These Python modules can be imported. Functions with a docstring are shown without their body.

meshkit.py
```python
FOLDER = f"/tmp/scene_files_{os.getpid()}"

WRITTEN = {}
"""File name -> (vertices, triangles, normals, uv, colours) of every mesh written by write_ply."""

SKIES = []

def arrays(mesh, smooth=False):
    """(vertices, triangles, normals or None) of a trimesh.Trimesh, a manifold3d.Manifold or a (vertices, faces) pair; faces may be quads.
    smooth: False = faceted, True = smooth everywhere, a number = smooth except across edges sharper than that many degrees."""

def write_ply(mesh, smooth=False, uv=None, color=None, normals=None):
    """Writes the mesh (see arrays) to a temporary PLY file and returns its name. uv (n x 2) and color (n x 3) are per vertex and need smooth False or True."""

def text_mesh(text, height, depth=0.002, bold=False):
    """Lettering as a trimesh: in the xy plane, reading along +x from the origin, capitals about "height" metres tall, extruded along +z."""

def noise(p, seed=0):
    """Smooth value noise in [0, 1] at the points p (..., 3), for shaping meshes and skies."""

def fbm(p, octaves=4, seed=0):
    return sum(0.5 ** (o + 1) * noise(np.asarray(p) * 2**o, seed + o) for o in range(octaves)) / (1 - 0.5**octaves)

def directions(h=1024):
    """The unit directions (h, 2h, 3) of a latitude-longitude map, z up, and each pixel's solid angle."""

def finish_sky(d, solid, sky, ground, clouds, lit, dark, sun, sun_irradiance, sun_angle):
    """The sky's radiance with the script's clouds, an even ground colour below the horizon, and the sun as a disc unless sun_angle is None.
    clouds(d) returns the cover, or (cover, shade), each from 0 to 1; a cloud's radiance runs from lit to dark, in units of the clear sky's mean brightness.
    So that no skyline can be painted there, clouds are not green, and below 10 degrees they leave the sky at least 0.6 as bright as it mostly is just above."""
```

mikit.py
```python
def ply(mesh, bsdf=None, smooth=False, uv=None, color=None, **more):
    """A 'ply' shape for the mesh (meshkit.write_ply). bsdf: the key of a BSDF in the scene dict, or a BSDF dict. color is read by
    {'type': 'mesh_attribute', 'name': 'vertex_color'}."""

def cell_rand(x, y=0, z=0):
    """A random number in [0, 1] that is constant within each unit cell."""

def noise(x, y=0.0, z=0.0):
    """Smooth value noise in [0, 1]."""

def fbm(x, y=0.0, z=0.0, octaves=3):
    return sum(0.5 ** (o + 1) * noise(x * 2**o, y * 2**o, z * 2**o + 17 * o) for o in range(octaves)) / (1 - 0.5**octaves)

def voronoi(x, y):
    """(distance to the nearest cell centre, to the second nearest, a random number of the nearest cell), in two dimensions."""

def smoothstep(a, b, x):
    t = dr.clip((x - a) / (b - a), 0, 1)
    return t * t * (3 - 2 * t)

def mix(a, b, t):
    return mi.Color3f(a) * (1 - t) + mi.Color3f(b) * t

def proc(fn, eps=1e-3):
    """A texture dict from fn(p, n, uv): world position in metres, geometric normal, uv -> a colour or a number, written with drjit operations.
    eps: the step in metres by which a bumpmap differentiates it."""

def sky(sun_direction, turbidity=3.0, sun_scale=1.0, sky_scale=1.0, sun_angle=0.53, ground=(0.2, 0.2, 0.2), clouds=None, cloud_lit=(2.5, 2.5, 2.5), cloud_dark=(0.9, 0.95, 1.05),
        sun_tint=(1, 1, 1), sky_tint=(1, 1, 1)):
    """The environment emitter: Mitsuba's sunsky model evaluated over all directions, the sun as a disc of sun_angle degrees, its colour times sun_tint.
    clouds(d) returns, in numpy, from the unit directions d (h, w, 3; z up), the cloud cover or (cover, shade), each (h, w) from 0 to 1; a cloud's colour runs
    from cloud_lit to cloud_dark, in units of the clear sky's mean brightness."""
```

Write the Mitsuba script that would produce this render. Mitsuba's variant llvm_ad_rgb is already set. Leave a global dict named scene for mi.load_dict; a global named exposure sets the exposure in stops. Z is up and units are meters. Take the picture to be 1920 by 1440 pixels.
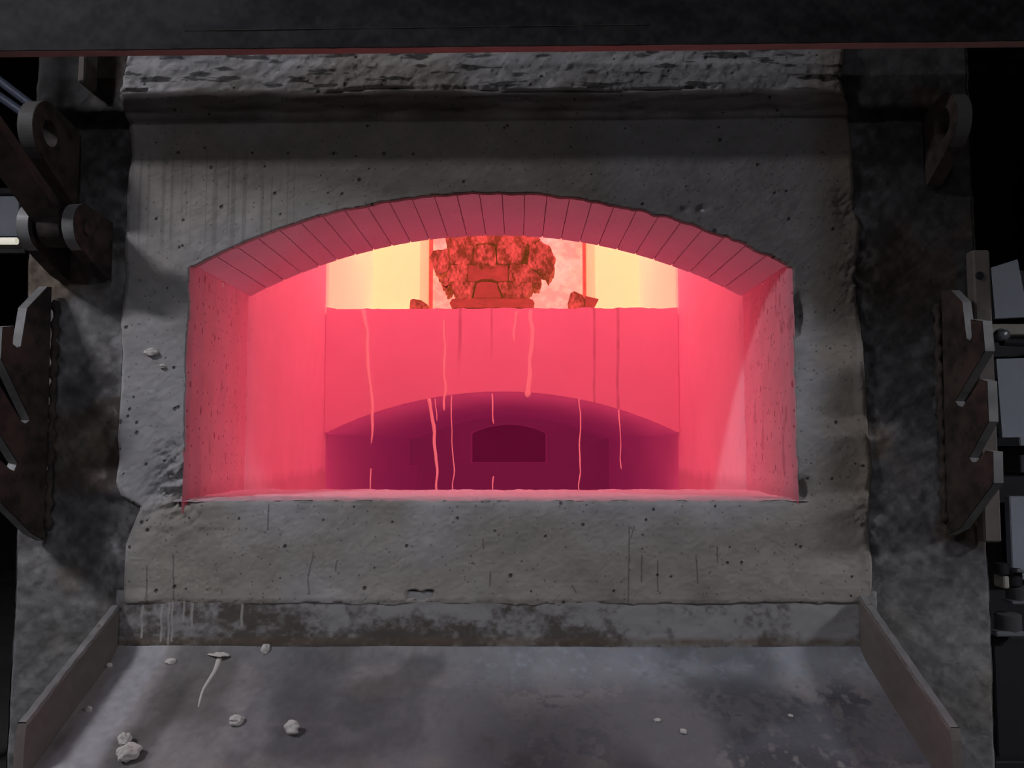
import math
import numpy as np
import drjit as dr
import trimesh
import mitsuba as mi
import mikit
import meshkit
from mikit import proc, noise, fbm, voronoi, smoothstep, mix, cell_rand
from shapely.geometry import Polygon, Point, LineString, box as sbox
from shapely import contains_xy
import shapely

# ------------------------------------------------------------------ camera, light, exposure
T = mi.ScalarTransform4f
F = 1560.0                       # focal length in pixels of the 1920 x 1440 frame
CAM = np.array([0.0, 0.0, 1.5])
VPX, VPY = 972.0, 832.0          # where lines square to the furnace front meet
PITCH, YAW = math.atan((VPY - 720) / F), math.atan((VPX - 960) / F)
FWD = np.array([-math.sin(YAW) * math.cos(PITCH), math.cos(YAW) * math.cos(PITCH), math.sin(PITCH)])
RIGHT = np.array([math.cos(YAW), math.sin(YAW), 0.0])
UP = np.cross(RIGHT, FWD)
scene, labels = {'type': 'scene'}, {}
scene['camera'] = {'type': 'perspective', 'fov': 2 * math.degrees(math.atan(960 / F)), 'fov_axis': 'x', 'near_clip': 0.05, 'far_clip': 100.0,
                   'to_world': T().look_at(origin=CAM.tolist(), target=(CAM + FWD).tolist(), up=[0, 0, 1])}
exposure = 0.0
LAMPS = [  # centre, length along x, width, radiance
    ((-2.75, 0.05, 3.75), 0.7, 0.24, (130.0, 128.0, 139.0)),
    ((3.75, 0.05, 2.95), 0.7, 0.24, (138.0, 139.0, 153.0)),
    ((-0.3, -3.4, 4.3), 1.2, 0.30, (35.0, 35.0, 40.0)),  # added fill light behind the camera, no such lamp known
]
ROOF_GLOW = (1.84, 0.116, 0.31)
HOT_GLOW = (0.98, 0.47, 0.20)
HOT_SIDE_GLOW = (0.95, 0.36, 0.19)
WALL_GLOW = (0.14, 0.009, 0.018)       # refractory at red heat inside the chamber
TUNNEL_GLOW = (0.062, 0.0042, 0.017)   # cooler refractory in the tunnel
PANEL_GLOW = (0.66, 0.18, 0.13)
MELT_GLOW = (0.13, 0.045, 0.035)
DROSS_GLOW = (0.085, 0.026, 0.006)
FLAME_GLOW = (9.0, 5.6, 1.9)
BURNER_GLOW = (9.0, 4.6, 1.3)


def P(px, py, Y):
    """The point at distance Y in front of the camera's wall plane that is measured at a pixel of the photograph."""
    d = FWD + RIGHT * (px - 960) / F + UP * (720 - py) / F
    return CAM + d * (Y / d[1])


# ------------------------------------------------------------------ materials
def C(r, g, b):
    return mi.Color3f(r, g, b)


def mat(name, color, rough=0.9, bump=None, scale=1.0, spec=0.3, metallic=0.0, eps=2e-3):
    col = proc(color) if callable(color) else {'type': 'rgb', 'value': list(color)}
    b = {'type': 'principled', 'base_color': col, 'roughness': rough, 'specular': spec, 'metallic': metallic}
    if bump:
        b = {'type': 'bumpmap', 'arbitrary': proc(bump, eps=eps), 'scale': scale, 'bsdf': b}
    scene[name] = {'type': 'twosided', 'bsdf': b}
    return name


def pits(x, y, s, amount, size):
    """dark dots: 1 inside a dot"""
    d, _, r = voronoi(x * s, y * s)
    return dr.select(r < amount, 1 - smoothstep(size * (0.35 + 0.65 * r / amount) * 0.6, size * (0.35 + 0.65 * r / amount), d), 0.0)


SCRATCHES = [(-0.4754, -0.2518, -0.488, -0.3116), (-0.488, -0.3116, -0.4836, -0.3481), (-0.4206, -0.2689, -0.4239, -0.2957), (-0.5807, -0.1401, -0.5831, -0.2017), (0.2571, -0.1887, 0.2529, -0.3652), (0.2695, -0.1887, 0.2593, -0.2193), (0.2848, -0.2559, 0.2841, -0.3192), (0.3216, -0.2681, 0.3207, -0.3409), (0.4104, -0.2558, 0.413, -0.3226), (0.4599, -0.2375, 0.4593, -0.274), (-0.8017, -0.257, -0.7987, -0.3607), (-0.8631, -0.2816, -0.8604, -0.3668), (0.1229, -0.3254, 0.1326, -0.3436), (-0.0643, -0.2928, -0.0667, -0.3293), (-0.083, -0.2196, -0.0805, -0.2441)]


def c_concrete(p, n, uv):
    x, z = p.x, p.z - 1.5
    n1, n2, n3 = fbm(x * 3 + 5, p.y * 3, z * 3), fbm(x * 14, p.y * 14, z * 14 + 3), noise(x * 70, p.y * 70, z * 70)
    c = mix(C(.40, .395, .395), C(.50, .49, .48), n1) * (0.86 + 0.28 * n2)
    # brown fired clay dust
    br = smoothstep(.42, .62, fbm(x * 2.6 + 9, z * 3.0 + 4, 2.2))
    c = mix(c, c * C(.74, .68, .58), br * .8)
    right = smoothstep(.66, .76, x + .08 * (n2 - .5)) * smoothstep(-.30, -.05, z)
    c = mix(c, c * C(.66, .59, .50), right)
    # sooty tongues under the top ledge; centre and right also painted dark for shade
    tongue = .07 * noise(x * 16 + 2, 0.5, 0.5) + .11 * noise(x * 5 + 7, 1.5, 0.5)
    low = .70 - tongue - .05 * smoothstep(-.5, -.1, x) - .22 * smoothstep(.2, .55, x)
    soot_shade = smoothstep(low - .06 - .06 * smoothstep(-.5, 0.0, x), low + .03, z) * (1 - smoothstep(.775, .80, z + .02 * (n2 - .5)))
    soot_shade = .66 * soot_shade * (.55 + .45 * smoothstep(-.92, -.8, x + .06 * n2))
    c = mix(c, c * C(.30, .275, .25), soot_shade)
    # thin runs down the upper left
    run = smoothstep(.60, .80, noise(x * 190, z * 3.5, 3.0)) * smoothstep(.40, .52, z) * (1 - smoothstep(.66, .72, z)) * smoothstep(-.42, -.62, x)
    c = c * (1 - .22 * run)
    mid = smoothstep(.79, .80, z) * (1 - smoothstep(.838, .848, z + .008 * (n2 - .5)))
    c = mix(c, c * C(.82, .76, .75), mid)
    blot = smoothstep(.56, .66, fbm(x * 17, p.y * 3, z * 70, octaves=4)) * smoothstep(.835, .85, z)
    c = mix(c * (.78 + .3 * n2), c * .25, blot)
    # scratches on the lower face
    for (xa, za, xb, zb) in SCRATCHES:
        t = dr.clip((z - za) / (zb - za), 0, 1)
        scr = (1 - smoothstep(.0009, .0028, dr.abs(x - xa - (xb - xa) * t + .002 * (noise(z * 60, xa * 9) - .5)))) * dr.select((z < za) & (z > zb), 1.0, 0.0)
        c = c * (1 - .42 * scr)
    d = pits(x, z, 31, .10, .16)
    d = dr.maximum(d, pits(x + .37, z + 1.1, 11, .10, .085))
    d = dr.maximum(d, pits(x + .17, z + 2.1, 75, .18, .26) * .6)
    c = c * (1 - .66 * d)
    c = mix(c, c * C(1.0, .992, .975), smoothstep(-.10, -.2, z))
    return c * (.93 + .14 * n3)


def b_concrete(p, n, uv):
    return .5 * fbm(p.x * 45, p.y * 45, p.z * 45) + .25 * noise(p.x * 150, p.y * 150, p.z * 150) - .8 * pits(p.x, p.z - 1.5, 31, .10, .16)


def c_frame(p, n, uv):
    x, z = p.x, p.z - 1.5
    n1 = fbm(x * 4 + 3, p.y * 4, z * 3.2)
    n2 = fbm(x * 16, p.y * 16, z * 12)
    n3 = fbm(x * 55, p.y * 55, z * 40, octaves=4)
    c = mix(C(.095, .090, .090), C(.25, .245, .24), smoothstep(.34, .68, n1 * .45 + n2 * .3 + n3 * .25))
    c = mix(c, c * C(.85, .68, .52), smoothstep(.5, .7, fbm(x * 6 + 20, p.y, z * 5)))
    # mortar smeared over from the block
    edge = dr.minimum(dr.abs(x + .935), dr.abs(x - .815))
    c = mix(c, C(.34, .34, .34), smoothstep(.055, .015, edge + .06 * (n2 - .5)) * smoothstep(.44, .64, n2 * .5 + n3 * .5) * .5)
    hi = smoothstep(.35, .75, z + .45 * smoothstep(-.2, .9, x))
    c = c * (1 - .66 * hi)                        # sooty towards the top; right side painted darker for blocked lamp light
    lowpale = smoothstep(-.25, -.45, z)
    c = mix(c, mix(C(.12, .125, .12), C(.24, .245, .235), n2 * .5 + n3 * .5), lowpale * .6)
    return c * (.75 + .5 * n3)


def b_frame(p, n, uv):
    return fbm(p.x * 24, p.y * 24, p.z * 24, octaves=4)


def c_chute(p, n, uv):
    x, y = p.x, p.y
    n1, n2 = fbm(x * 2.6 + 3, y * 3.2, 1.0), fbm(x * 13, y * 13, 4.0)
    n3 = fbm(x * 75, y * 75, 2.0, octaves=4)
    c = mix(C(.235, .218, .21), C(.335, .318, .31), n1 * .5 + n2 * .5)
    # dust rubbed off in speckled patches, most towards the right
    where = smoothstep(-.35, .25, x) * (.35 + .65 * smoothstep(.40, .60, fbm(x * 3.5 + 11, y * 4.5, 6.0)))
    bare = smoothstep(.40, .62, n3 * .55 + n2 * .45) * where
    c = mix(c, C(.075, .078, .09), bare * .9)
    c = mix(c, C(.16, .165, .185), smoothstep(.42, .60, fbm(x * 6 + 31, y * 7, 3.0)) * .55)
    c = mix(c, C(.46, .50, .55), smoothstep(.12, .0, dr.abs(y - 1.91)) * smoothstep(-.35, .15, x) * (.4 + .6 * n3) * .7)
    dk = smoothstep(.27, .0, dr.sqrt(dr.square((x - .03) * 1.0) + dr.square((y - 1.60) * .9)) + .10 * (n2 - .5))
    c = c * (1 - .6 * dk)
    c = c * (1 - .40 * smoothstep(.50, .66, fbm(x * 4.5 + 40, y * 5, 8.0)))
    strip = smoothstep(.060, .03, dr.abs(x + .850 + .02 * (n2 - .5)))  # strip of light along the left rail, painted into the plate colour
    c = mix(c, C(.40, .40, .42), strip * .8)
    c = mix(c, c * .5, smoothstep(.05, .02, dr.abs(x + .745 + .02 * (n2 - .5))) * .8)  # dark border painted beside that strip of light
    return c * (.82 + .36 * n3)


def c_rail(p, n, uv):
    n1 = fbm(p.x * 9, p.y * 9, p.z * 9)
    n2 = fbm(p.x * 50, p.y * 50, p.z * 50)
    return mix(C(.115, .096, .085), C(.215, .185, .165), n1 * .6 + n2 * .4)


def c_rust(p, n, uv):
    n1 = fbm(p.x * 11, p.y * 11, p.z * 11)
    n2 = fbm(p.x * 45, p.y * 45, p.z * 45)
    return mix(C(.026, .021, .020), C(.078, .058, .047), smoothstep(.3, .7, n1 * .55 + n2 * .45))


def c_edge(p, n, uv):
    return mix(C(.13, .13, .126), C(.30, .30, .29), fbm(p.x * 25, p.y * 25, p.z * 25))


def c_door(p, n, uv):
    n1, n2 = fbm(p.x * 4, p.y * 5, p.z * 9), fbm(p.x * 22, p.y * 28, p.z * 28)
    n3 = fbm(p.x * 90, p.y * 90, p.z * 60)
    return mix(C(.006, .006, .007), C(.040, .040, .040), smoothstep(.3, .7, n1 * .45 + n2 * .35 + n3 * .2))


def c_strip(p, n, uv):
    x, z = p.x, p.z - 1.5
    n1, n2 = fbm(x * 7, z * 16, 3.0), fbm(x * 34, z * 34, 1.0)
    n4 = fbm(x * 90, z * 120, 2.0)
    v = n1 * .45 + n2 * .3 + n4 * .25 + .35 * (z + .42) / .09 * .5
    c = mix(C(.11, .095, .085), C(.32, .315, .305), smoothstep(.38, .66, v + .13 * smoothstep(.0, .3, x)))
    c = mix(c, C(.15, .10, .06), smoothstep(.015, .0, dr.abs(z + .455)) * n2)
    runs = 0.0
    for (rx, z1, w) in ((-.872, -.447, .0035), (-.827, -.455, .003), (-.810, -.462, .003), (-.802, -.455, .003), (-.756, -.425, .004), (-.640, -.421, .004), (-.775, -.41, .003)):
        runs = dr.maximum(runs, (1 - smoothstep(w * .6, w, dr.abs(x - rx + .003 * (noise(z * 40) - .5)))) * smoothstep(z1 - .003, z1, z))
    return mix(c, C(.42, .40, .37), runs * .75)


def c_hot(p, n, uv):
    n1, n2 = fbm(p.x * 4, p.y * 4, p.z * 4), fbm(p.x * 20, p.y * 20, p.z * 20)
    return mix(C(.70, .62, .66), C(.80, .72, .75), n1) * (.93 + .14 * n2)


def c_jamb(p, n, uv):
    y, z = p.y, p.z
    n1, n2 = fbm(y * 5 + p.x, z * 4, 2.0), fbm(y * 24, z * 18, p.x)
    c = mix(C(.60, .53, .56), C(.70, .62, .66), n1) * (.96 + .08 * n2)
    f = smoothstep(2.55, 2.15, y)
    c = c * (1 - .22 * smoothstep(2.25, 2.0, y) * smoothstep(.25, .7, n1 + .5 * (n2 - .5)))
    d = dr.maximum(pits(y * 1.6, z, 46, .26, .26), pits(y * 1.5 + 3, z * .6, 26, .20, .20))
    mark = smoothstep(.68, .78, fbm(y * 30, z * 14, p.x * 3)) * .4
    low = smoothstep(1.42, 1.37, z + .03 * (n2 - .5)) * .5
    return c * (1 - dr.maximum(dr.maximum(d * .55, mark * .7) * f, low * .5))


def b_jamb(p, n, uv):
    return fbm(p.x * 40, p.y * 40, p.z * 40)


def c_brick(p, n, uv):
    n1 = fbm(p.x * 7, p.y * 7, p.z * 7)
    sp = pits(p.x, p.y, 60, .12, .22)
    return mix(C(.64, .55, .62), C(.74, .64, .71), n1) * (1 - .3 * sp)


def c_lintel(p, n, uv):
    x, z = p.x, p.z - 1.5
    n1 = fbm(p.x * 4, p.y * 3, p.z * 4)
    c = mix(C(.72, .63, .69), C(.78, .69, .74), n1)
    s = 0.0
    for (sx, z0, z1, w) in ((-.236, .35, .53, .008), (-.111, .40, .53, .005), (.302, .10, .53, .006), (.395, .06, .53, .007)):
        wob = .014 * (noise(z * 9 + sx * 50) - .5)
        s = dr.maximum(s, (1 - smoothstep(w * .4, w * 1.2, dr.abs(x - sx + wob))) * smoothstep(z0 - .10, z0 + .12, z))
    front = smoothstep(3.40, 3.36, p.y)
    return c * (1 - .36 * s * front * (.55 + .45 * noise(z * 25, x * 30)))


def c_tunnel(p, n, uv):
    n1 = fbm(p.x * 3, p.y * 2, p.z * 4)
    return mix(C(.58, .38, .56), C(.66, .44, .62), n1)


def c_ingot(p, n, uv):
    n1, n2 = fbm(p.x * 46, p.y * 46, p.z * 18), fbm(p.x * 130, p.y * 130, p.z * 60)
    v = n1 * .5 + n2 * .5
    c = mix(C(.16, .075, .05), C(.58, .40, .28), smoothstep(.34, .66, v))
    return mix(c, C(.85, .62, .40), smoothstep(.64, .72, v) * .9)


def c_bar(p, n, uv):
    n1 = fbm(p.x * 26, p.y * 20, p.z * 20)
    return mix(C(.30, .12, .12), C(.46, .20, .19), n1)


def c_panel(p, n, uv):
    n1, n2 = fbm(p.x * 7, p.y * 7, p.z * 7), fbm(p.x * 30, p.y * 30, p.z * 30)
    return mix(C(.50, .40, .42), C(.86, .82, .74), smoothstep(.38, .62, n1 * .6 + n2 * .4))


def c_grey(p, n, uv):
    n1, n2 = fbm(p.x * 3, p.y * 3, p.z * 3), fbm(p.x * 18, p.y * 18, p.z * 18)
    return mix(C(.05, .05, .055), C(.10, .10, .10), n1 * .6 + n2 * .4)


mat('m_concrete', c_concrete, .92, b_concrete, .006)
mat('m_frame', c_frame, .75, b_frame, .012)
mat('m_chute', c_chute, .62, b_frame, .0022, spec=.4)
mat('m_rail', c_rail, .7, b_frame, .003)
mat('m_rust', c_rust, .75, b_frame, .004)
mat('m_edge', c_edge, .5, spec=.5)
mat('m_rim', (.085, .082, .075), .6)
mat('m_door', c_door, .7, b_frame, .004)
mat('m_red_glow', (.46, .27, .24), .85)  # pale red so the beam underside shows the furnace glow
mat('m_strip', c_strip, .75, b_frame, .005)
mat('m_hot', c_hot, .95, spec=.1)
mat('m_jamb', c_jamb, .95, b_jamb, .0015, spec=.1)
mat('m_jamb_face', lambda p, n, uv: c_jamb(p, n, uv) * mi.Color3f(.66, .52, .54), .95, b_jamb, .0015, spec=.1)
mat('m_brick', c_brick, .95, spec=.1)
mat('m_mortar', (.16, .11, .12), .95, spec=.1)
mat('m_lintel', c_lintel, .95, spec=.1)
mat('m_tunnel', c_tunnel, .95, spec=.1)
mat('m_hotwall', (.55, .47, .40), .95, spec=.1)
mat('m_panel', c_panel, .95, spec=.1)
mat('m_ingot', c_ingot, .85, b_frame, .006, spec=.2)
mat('m_bar', c_bar, .85, spec=.2)
mat('m_melt', (.93, .86, .80), .45, spec=.6)
mat('m_lump', lambda p, n, uv: mix(C(.50, .47, .43), C(.72, .69, .65), fbm(p.x * 60, p.y * 60, p.z * 60)), .95)
mat('m_grey', c_grey, .9)
mat('m_floor', lambda p, n, uv: mix(C(.06, .06, .06), C(.12, .115, .11), fbm(p.x * 2, p.y * 2, 1.0)), .85)
mat('m_pale', lambda p, n, uv: mix(C(.30, .33, .37), C(.38, .41, .45), fbm(p.x * 6, p.y * 6, p.z * 6)), .6)
mat('m_cream', (.42, .40, .34), .7)
mat('m_black', (.02, .02, .022), .6)
mat('m_steel', (.30, .31, .32), .35, metallic=.6)
mat('m_lamp', (.8, .8, .8), .6)
mat('m_bluepipe', (.10, .12, .17), .4, spec=.6)


# ------------------------------------------------------------------ mesh helpers
def numbered(key):
    if key not in scene and not any(k.startswith(key + '__') for k in scene):
        return key
    i = 1
    while f'{key}_{i:03d}' in scene or any(k.startswith(f'{key}_{i:03d}__') for k in scene):
        i += 1
    return f'{key}_{i:03d}'


def obj(name, mesh, m, parent=None, smooth=30, label=None, **more):
    key = numbered(f'{parent}__{name}' if parent else name)
    glow, weight = more.pop('glow', None), more.pop('weight', 1.0)
    if glow:
        more['emitter'] = {'type': 'area', 'radiance': {'type': 'rgb', 'value': list(glow)}, 'sampling_weight': weight}
    scene[key] = mikit.ply(mesh, m, smooth=smooth, **more)
    if label:
        labels[key] = {'label': label}
    return key


def tag(key, label, cat=None, group=None, kind=None):
    d = labels.setdefault(key, {})
    d['label'] = label
    if cat:
        d['category'] = cat
    if group:
        d['group'] = group
    if kind:
        d['kind'] = kind
    return key


def cat(*ms):
    return trimesh.util.concatenate(list(ms))


def rbox(x0, x1, y0, y1, z0, z1, c=0.004):
    c = min(c, .45 * min(x1 - x0, y1 - y0, z1 - z0))
    pts = []
    for sx in (0, 1):
        for sy in (0, 1):
            for sz in (0, 1):
                p = np.array([(x0, x1)[sx], (y0, y1)[sy], (z0, z1)[sz]])
                d = np.array([1 - 2 * sx, 1 - 2 * sy, 1 - 2 * sz]) * c
                pts += [p + d * [0, 1, 1], p + d * [1, 0, 1], p + d * [1, 1, 0]]
    return trimesh.convex.convex_hull(np.array(pts))


def prism(poly, y0, y1):
    """polygon in (x, z), extruded along y"""
    m = trimesh.creation.extrude_polygon(poly, y1 - y0, engine='earcut')
    v = m.vertices.copy()
    m.vertices = np.column_stack([v[:, 0], y0 + v[:, 2], v[:, 1]])
    m.invert()
    return m


def prism_x(poly, x0, x1):
    """polygon in (y, z), extruded along x"""
    m = trimesh.creation.extrude_polygon(poly, x1 - x0, engine='earcut')
    v = m.vertices.copy()
    m.vertices = np.column_stack([x0 + v[:, 2], v[:, 0], v[:, 1]])
    return m


def cyl(a, b, r, n=24, r2=None):
    a, b = np.asarray(a, float), np.asarray(b, float)
    L = np.linalg.norm(b - a)
    m = trimesh.creation.revolve(np.array([[0, 0], [r * .92, 0], [r, r * .08], [(r2 or r), L - r * .08], [(r2 or r) * .92, L], [0, L]]), sections=n)
    m.apply_transform(trimesh.geometry.align_vectors([0, 0, 1], (b - a) / L))
    m.apply_translation(a)
    return m


def face_grid(poly, step, depth_fn, skirt=.03):
    """a fine sheet over the (x, z) polygon, facing the camera, at y = depth_fn(x, z), with its border turned back by skirt"""
    x0, z0, x1, z1 = poly.bounds
    nx, nz = int(math.ceil((x1 - x0) / step)) + 1, int(math.ceil((z1 - z0) / step)) + 1
    gx, gz = np.meshgrid(np.linspace(x0, x1, nx), np.linspace(z0, z1, nz), indexing='ij')
    idx = np.arange(nx * nz).reshape(nx, nz)
    q = np.stack([idx[:-1, :-1], idx[1:, :-1], idx[1:, 1:], idx[:-1, 1:]], -1).reshape(-1, 4)
    v = np.column_stack([gx.ravel(), gz.ravel()])
    cc = v[q].mean(1)
    q = q[contains_xy(poly, cc[:, 0], cc[:, 1])]
    used, inv = np.unique(q, return_inverse=True)
    v, q = v[used], inv.reshape(-1, 4)
    e = np.vstack([q[:, [0, 1]], q[:, [1, 2]], q[:, [2, 3]], q[:, [3, 0]]])
    es = np.sort(e, 1)
    _, first, cnt = np.unique(es, axis=0, return_index=True, return_counts=True)
    be = e[first[cnt == 1]]
    bv = np.unique(be)
    bd = poly.boundary
    pts = shapely.points(v[bv])
    near = shapely.line_interpolate_point(bd, shapely.line_locate_point(bd, pts))
    v = v.copy()
    v[bv] = shapely.get_coordinates(near)
    y = depth_fn(v[:, 0], v[:, 1])
    V = np.column_stack([v[:, 0], y, v[:, 1]])
    f = np.vstack([q[:, [0, 1, 2]], q[:, [0, 2, 3]]])
    if skirt:
        m = np.full(len(V), -1)
        m[bv] = np.arange(len(bv)) + len(V)
        V = np.vstack([V, V[bv] + [0, skirt, 0]])
        f = np.vstack([f, np.column_stack([be[:, 1], be[:, 0], m[be[:, 0]]]), np.column_stack([be[:, 1], m[be[:, 0]], m[be[:, 1]]])])
    return trimesh.Trimesh(V, f, process=False)


def rough(mesh, edge, amp, freq, seed=0, drip=0.0):
    v, f = trimesh.remesh.subdivide_to_size(mesh.vertices, mesh.faces, edge)
    m = trimesh.Trimesh(v, f)
    m.merge_vertices()
    n = m.vertex_normals
    q = m.vertices * np.array([freq, freq, freq * (.5 if drip else 1)])
    d = (meshkit.fbm(q, 4, seed) - .5) * 2 * amp
    v = m.vertices + n * d[:, None]
    if drip:
        low = np.clip(-n[:, 2], 0, 1)
        v[:, 2] -= low * drip * np.clip(meshkit.noise(np.column_stack([m.vertices[:, 0] * 55, m.vertices[:, 1] * 40, np.zeros(len(v))]), seed + 5) * 2 - .9, 0, 1)
    m.vertices = v
    return m


def lump(center, size, seed, sub=3, amp=.45):
    m = trimesh.creation.icosphere(subdivisions=sub)
    n = m.vertices.copy()
    d = 1 + amp * (meshkit.fbm(n * 1.6 + seed * 7.3, 3, seed) - .5) * 2
    m.vertices = n * d[:, None] * np.asarray(size) * .5
    m.apply_transform(trimesh.transformations.rotation_matrix(seed * 1.3, [0, 0, 1]))
    m.apply_translation(np.asarray(center) - [0, 0, m.bounds[0][2]])
    return m


def tube(points, radii, n=8):
    p = np.asarray(points, float)
    r = np.broadcast_to(radii, (len(p),))
    t = np.gradient(p, axis=0)
    t /= np.linalg.norm(t, axis=1, keepdims=True)
    a = np.cross(t, [0, 1.0, 0.03])
    a /= np.linalg.norm(a, axis=1, keepdims=True)
    b = np.cross(t, a)
    ang = np.arange(n) * 2 * np.pi / n
    V = p[:, None] + r[:, None, None] * (np.cos(ang)[None, :, None] * a[:, None] + np.sin(ang)[None, :, None] * b[:, None])
    i, j = np.meshgrid(np.arange(len(p) - 1), np.arange(n), indexing='ij')
    q = np.stack([i * n + j, i * n + (j + 1) % n, (i + 1) * n + (j + 1) % n, (i + 1) * n + j], -1).reshape(-1, 4)
    f = np.vstack([q[:, [0, 1, 2]], q[:, [0, 2, 3]]])
    V = np.vstack([V.reshape(-1, 3), p[:1], p[-1:]])
    k, e = len(V) - 2, (len(p) - 1) * n
    f = np.vstack([f, [[k, (s + 1) % n, s] for s in range(n)], [[k + 1, e + s, e + (s + 1) % n] for s in range(n)]])
    m = trimesh.Trimesh(V, f)
    m.fix_normals()
    return m


# ------------------------------------------------------------------ measures of the furnace
D0, D1, D2, D3, D4 = 1.95, 2.38, 3.32, 4.40, 6.40     # front, inner end of the mouth, lintel, upper back wall, far wall
Z = 1.5
XL, XR = P(353, 720, D0)[0], P(1487, 720, D0)[0]
XM, HW = (XL + XR) / 2, (XR - XL) / 2
ZSILL, ZSPR, ZAPX = P(960, 939, D0)[2], P(960, 496, D0)[2], P(960, 357, D0)[2]
RISE = ZAPX - ZSPR
R = (HW ** 2 + RISE ** 2) / (2 * RISE)
ZC = ZAPX - R
HALF = math.asin(HW / R)
ZROOF = Z + 1.25
BL, BR = P(229, 720, D0)[0], P(1618, 720, D0)[0]
ZB, ZT = P(960, 1134, D0)[2], Z + 0.98
FL, FR = P(36, 720, D0)[0], P(1846, 720, D0)[0]


def arc(radius, a0, a1, n):
    a = np.linspace(a0, a1, n)
    return np.column_stack([XM + radius * np.sin(a), ZC + radius * np.cos(a)])


# ------------------------------------------------------------------ hall
def slab(name, x0, x1, y0, y1, z0, z1, m, label):
    k = obj(name, rbox(x0, x1, y0, y1, z0, z1, .002), m, smooth=False)
    return tag(k, label, kind='structure')


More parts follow.
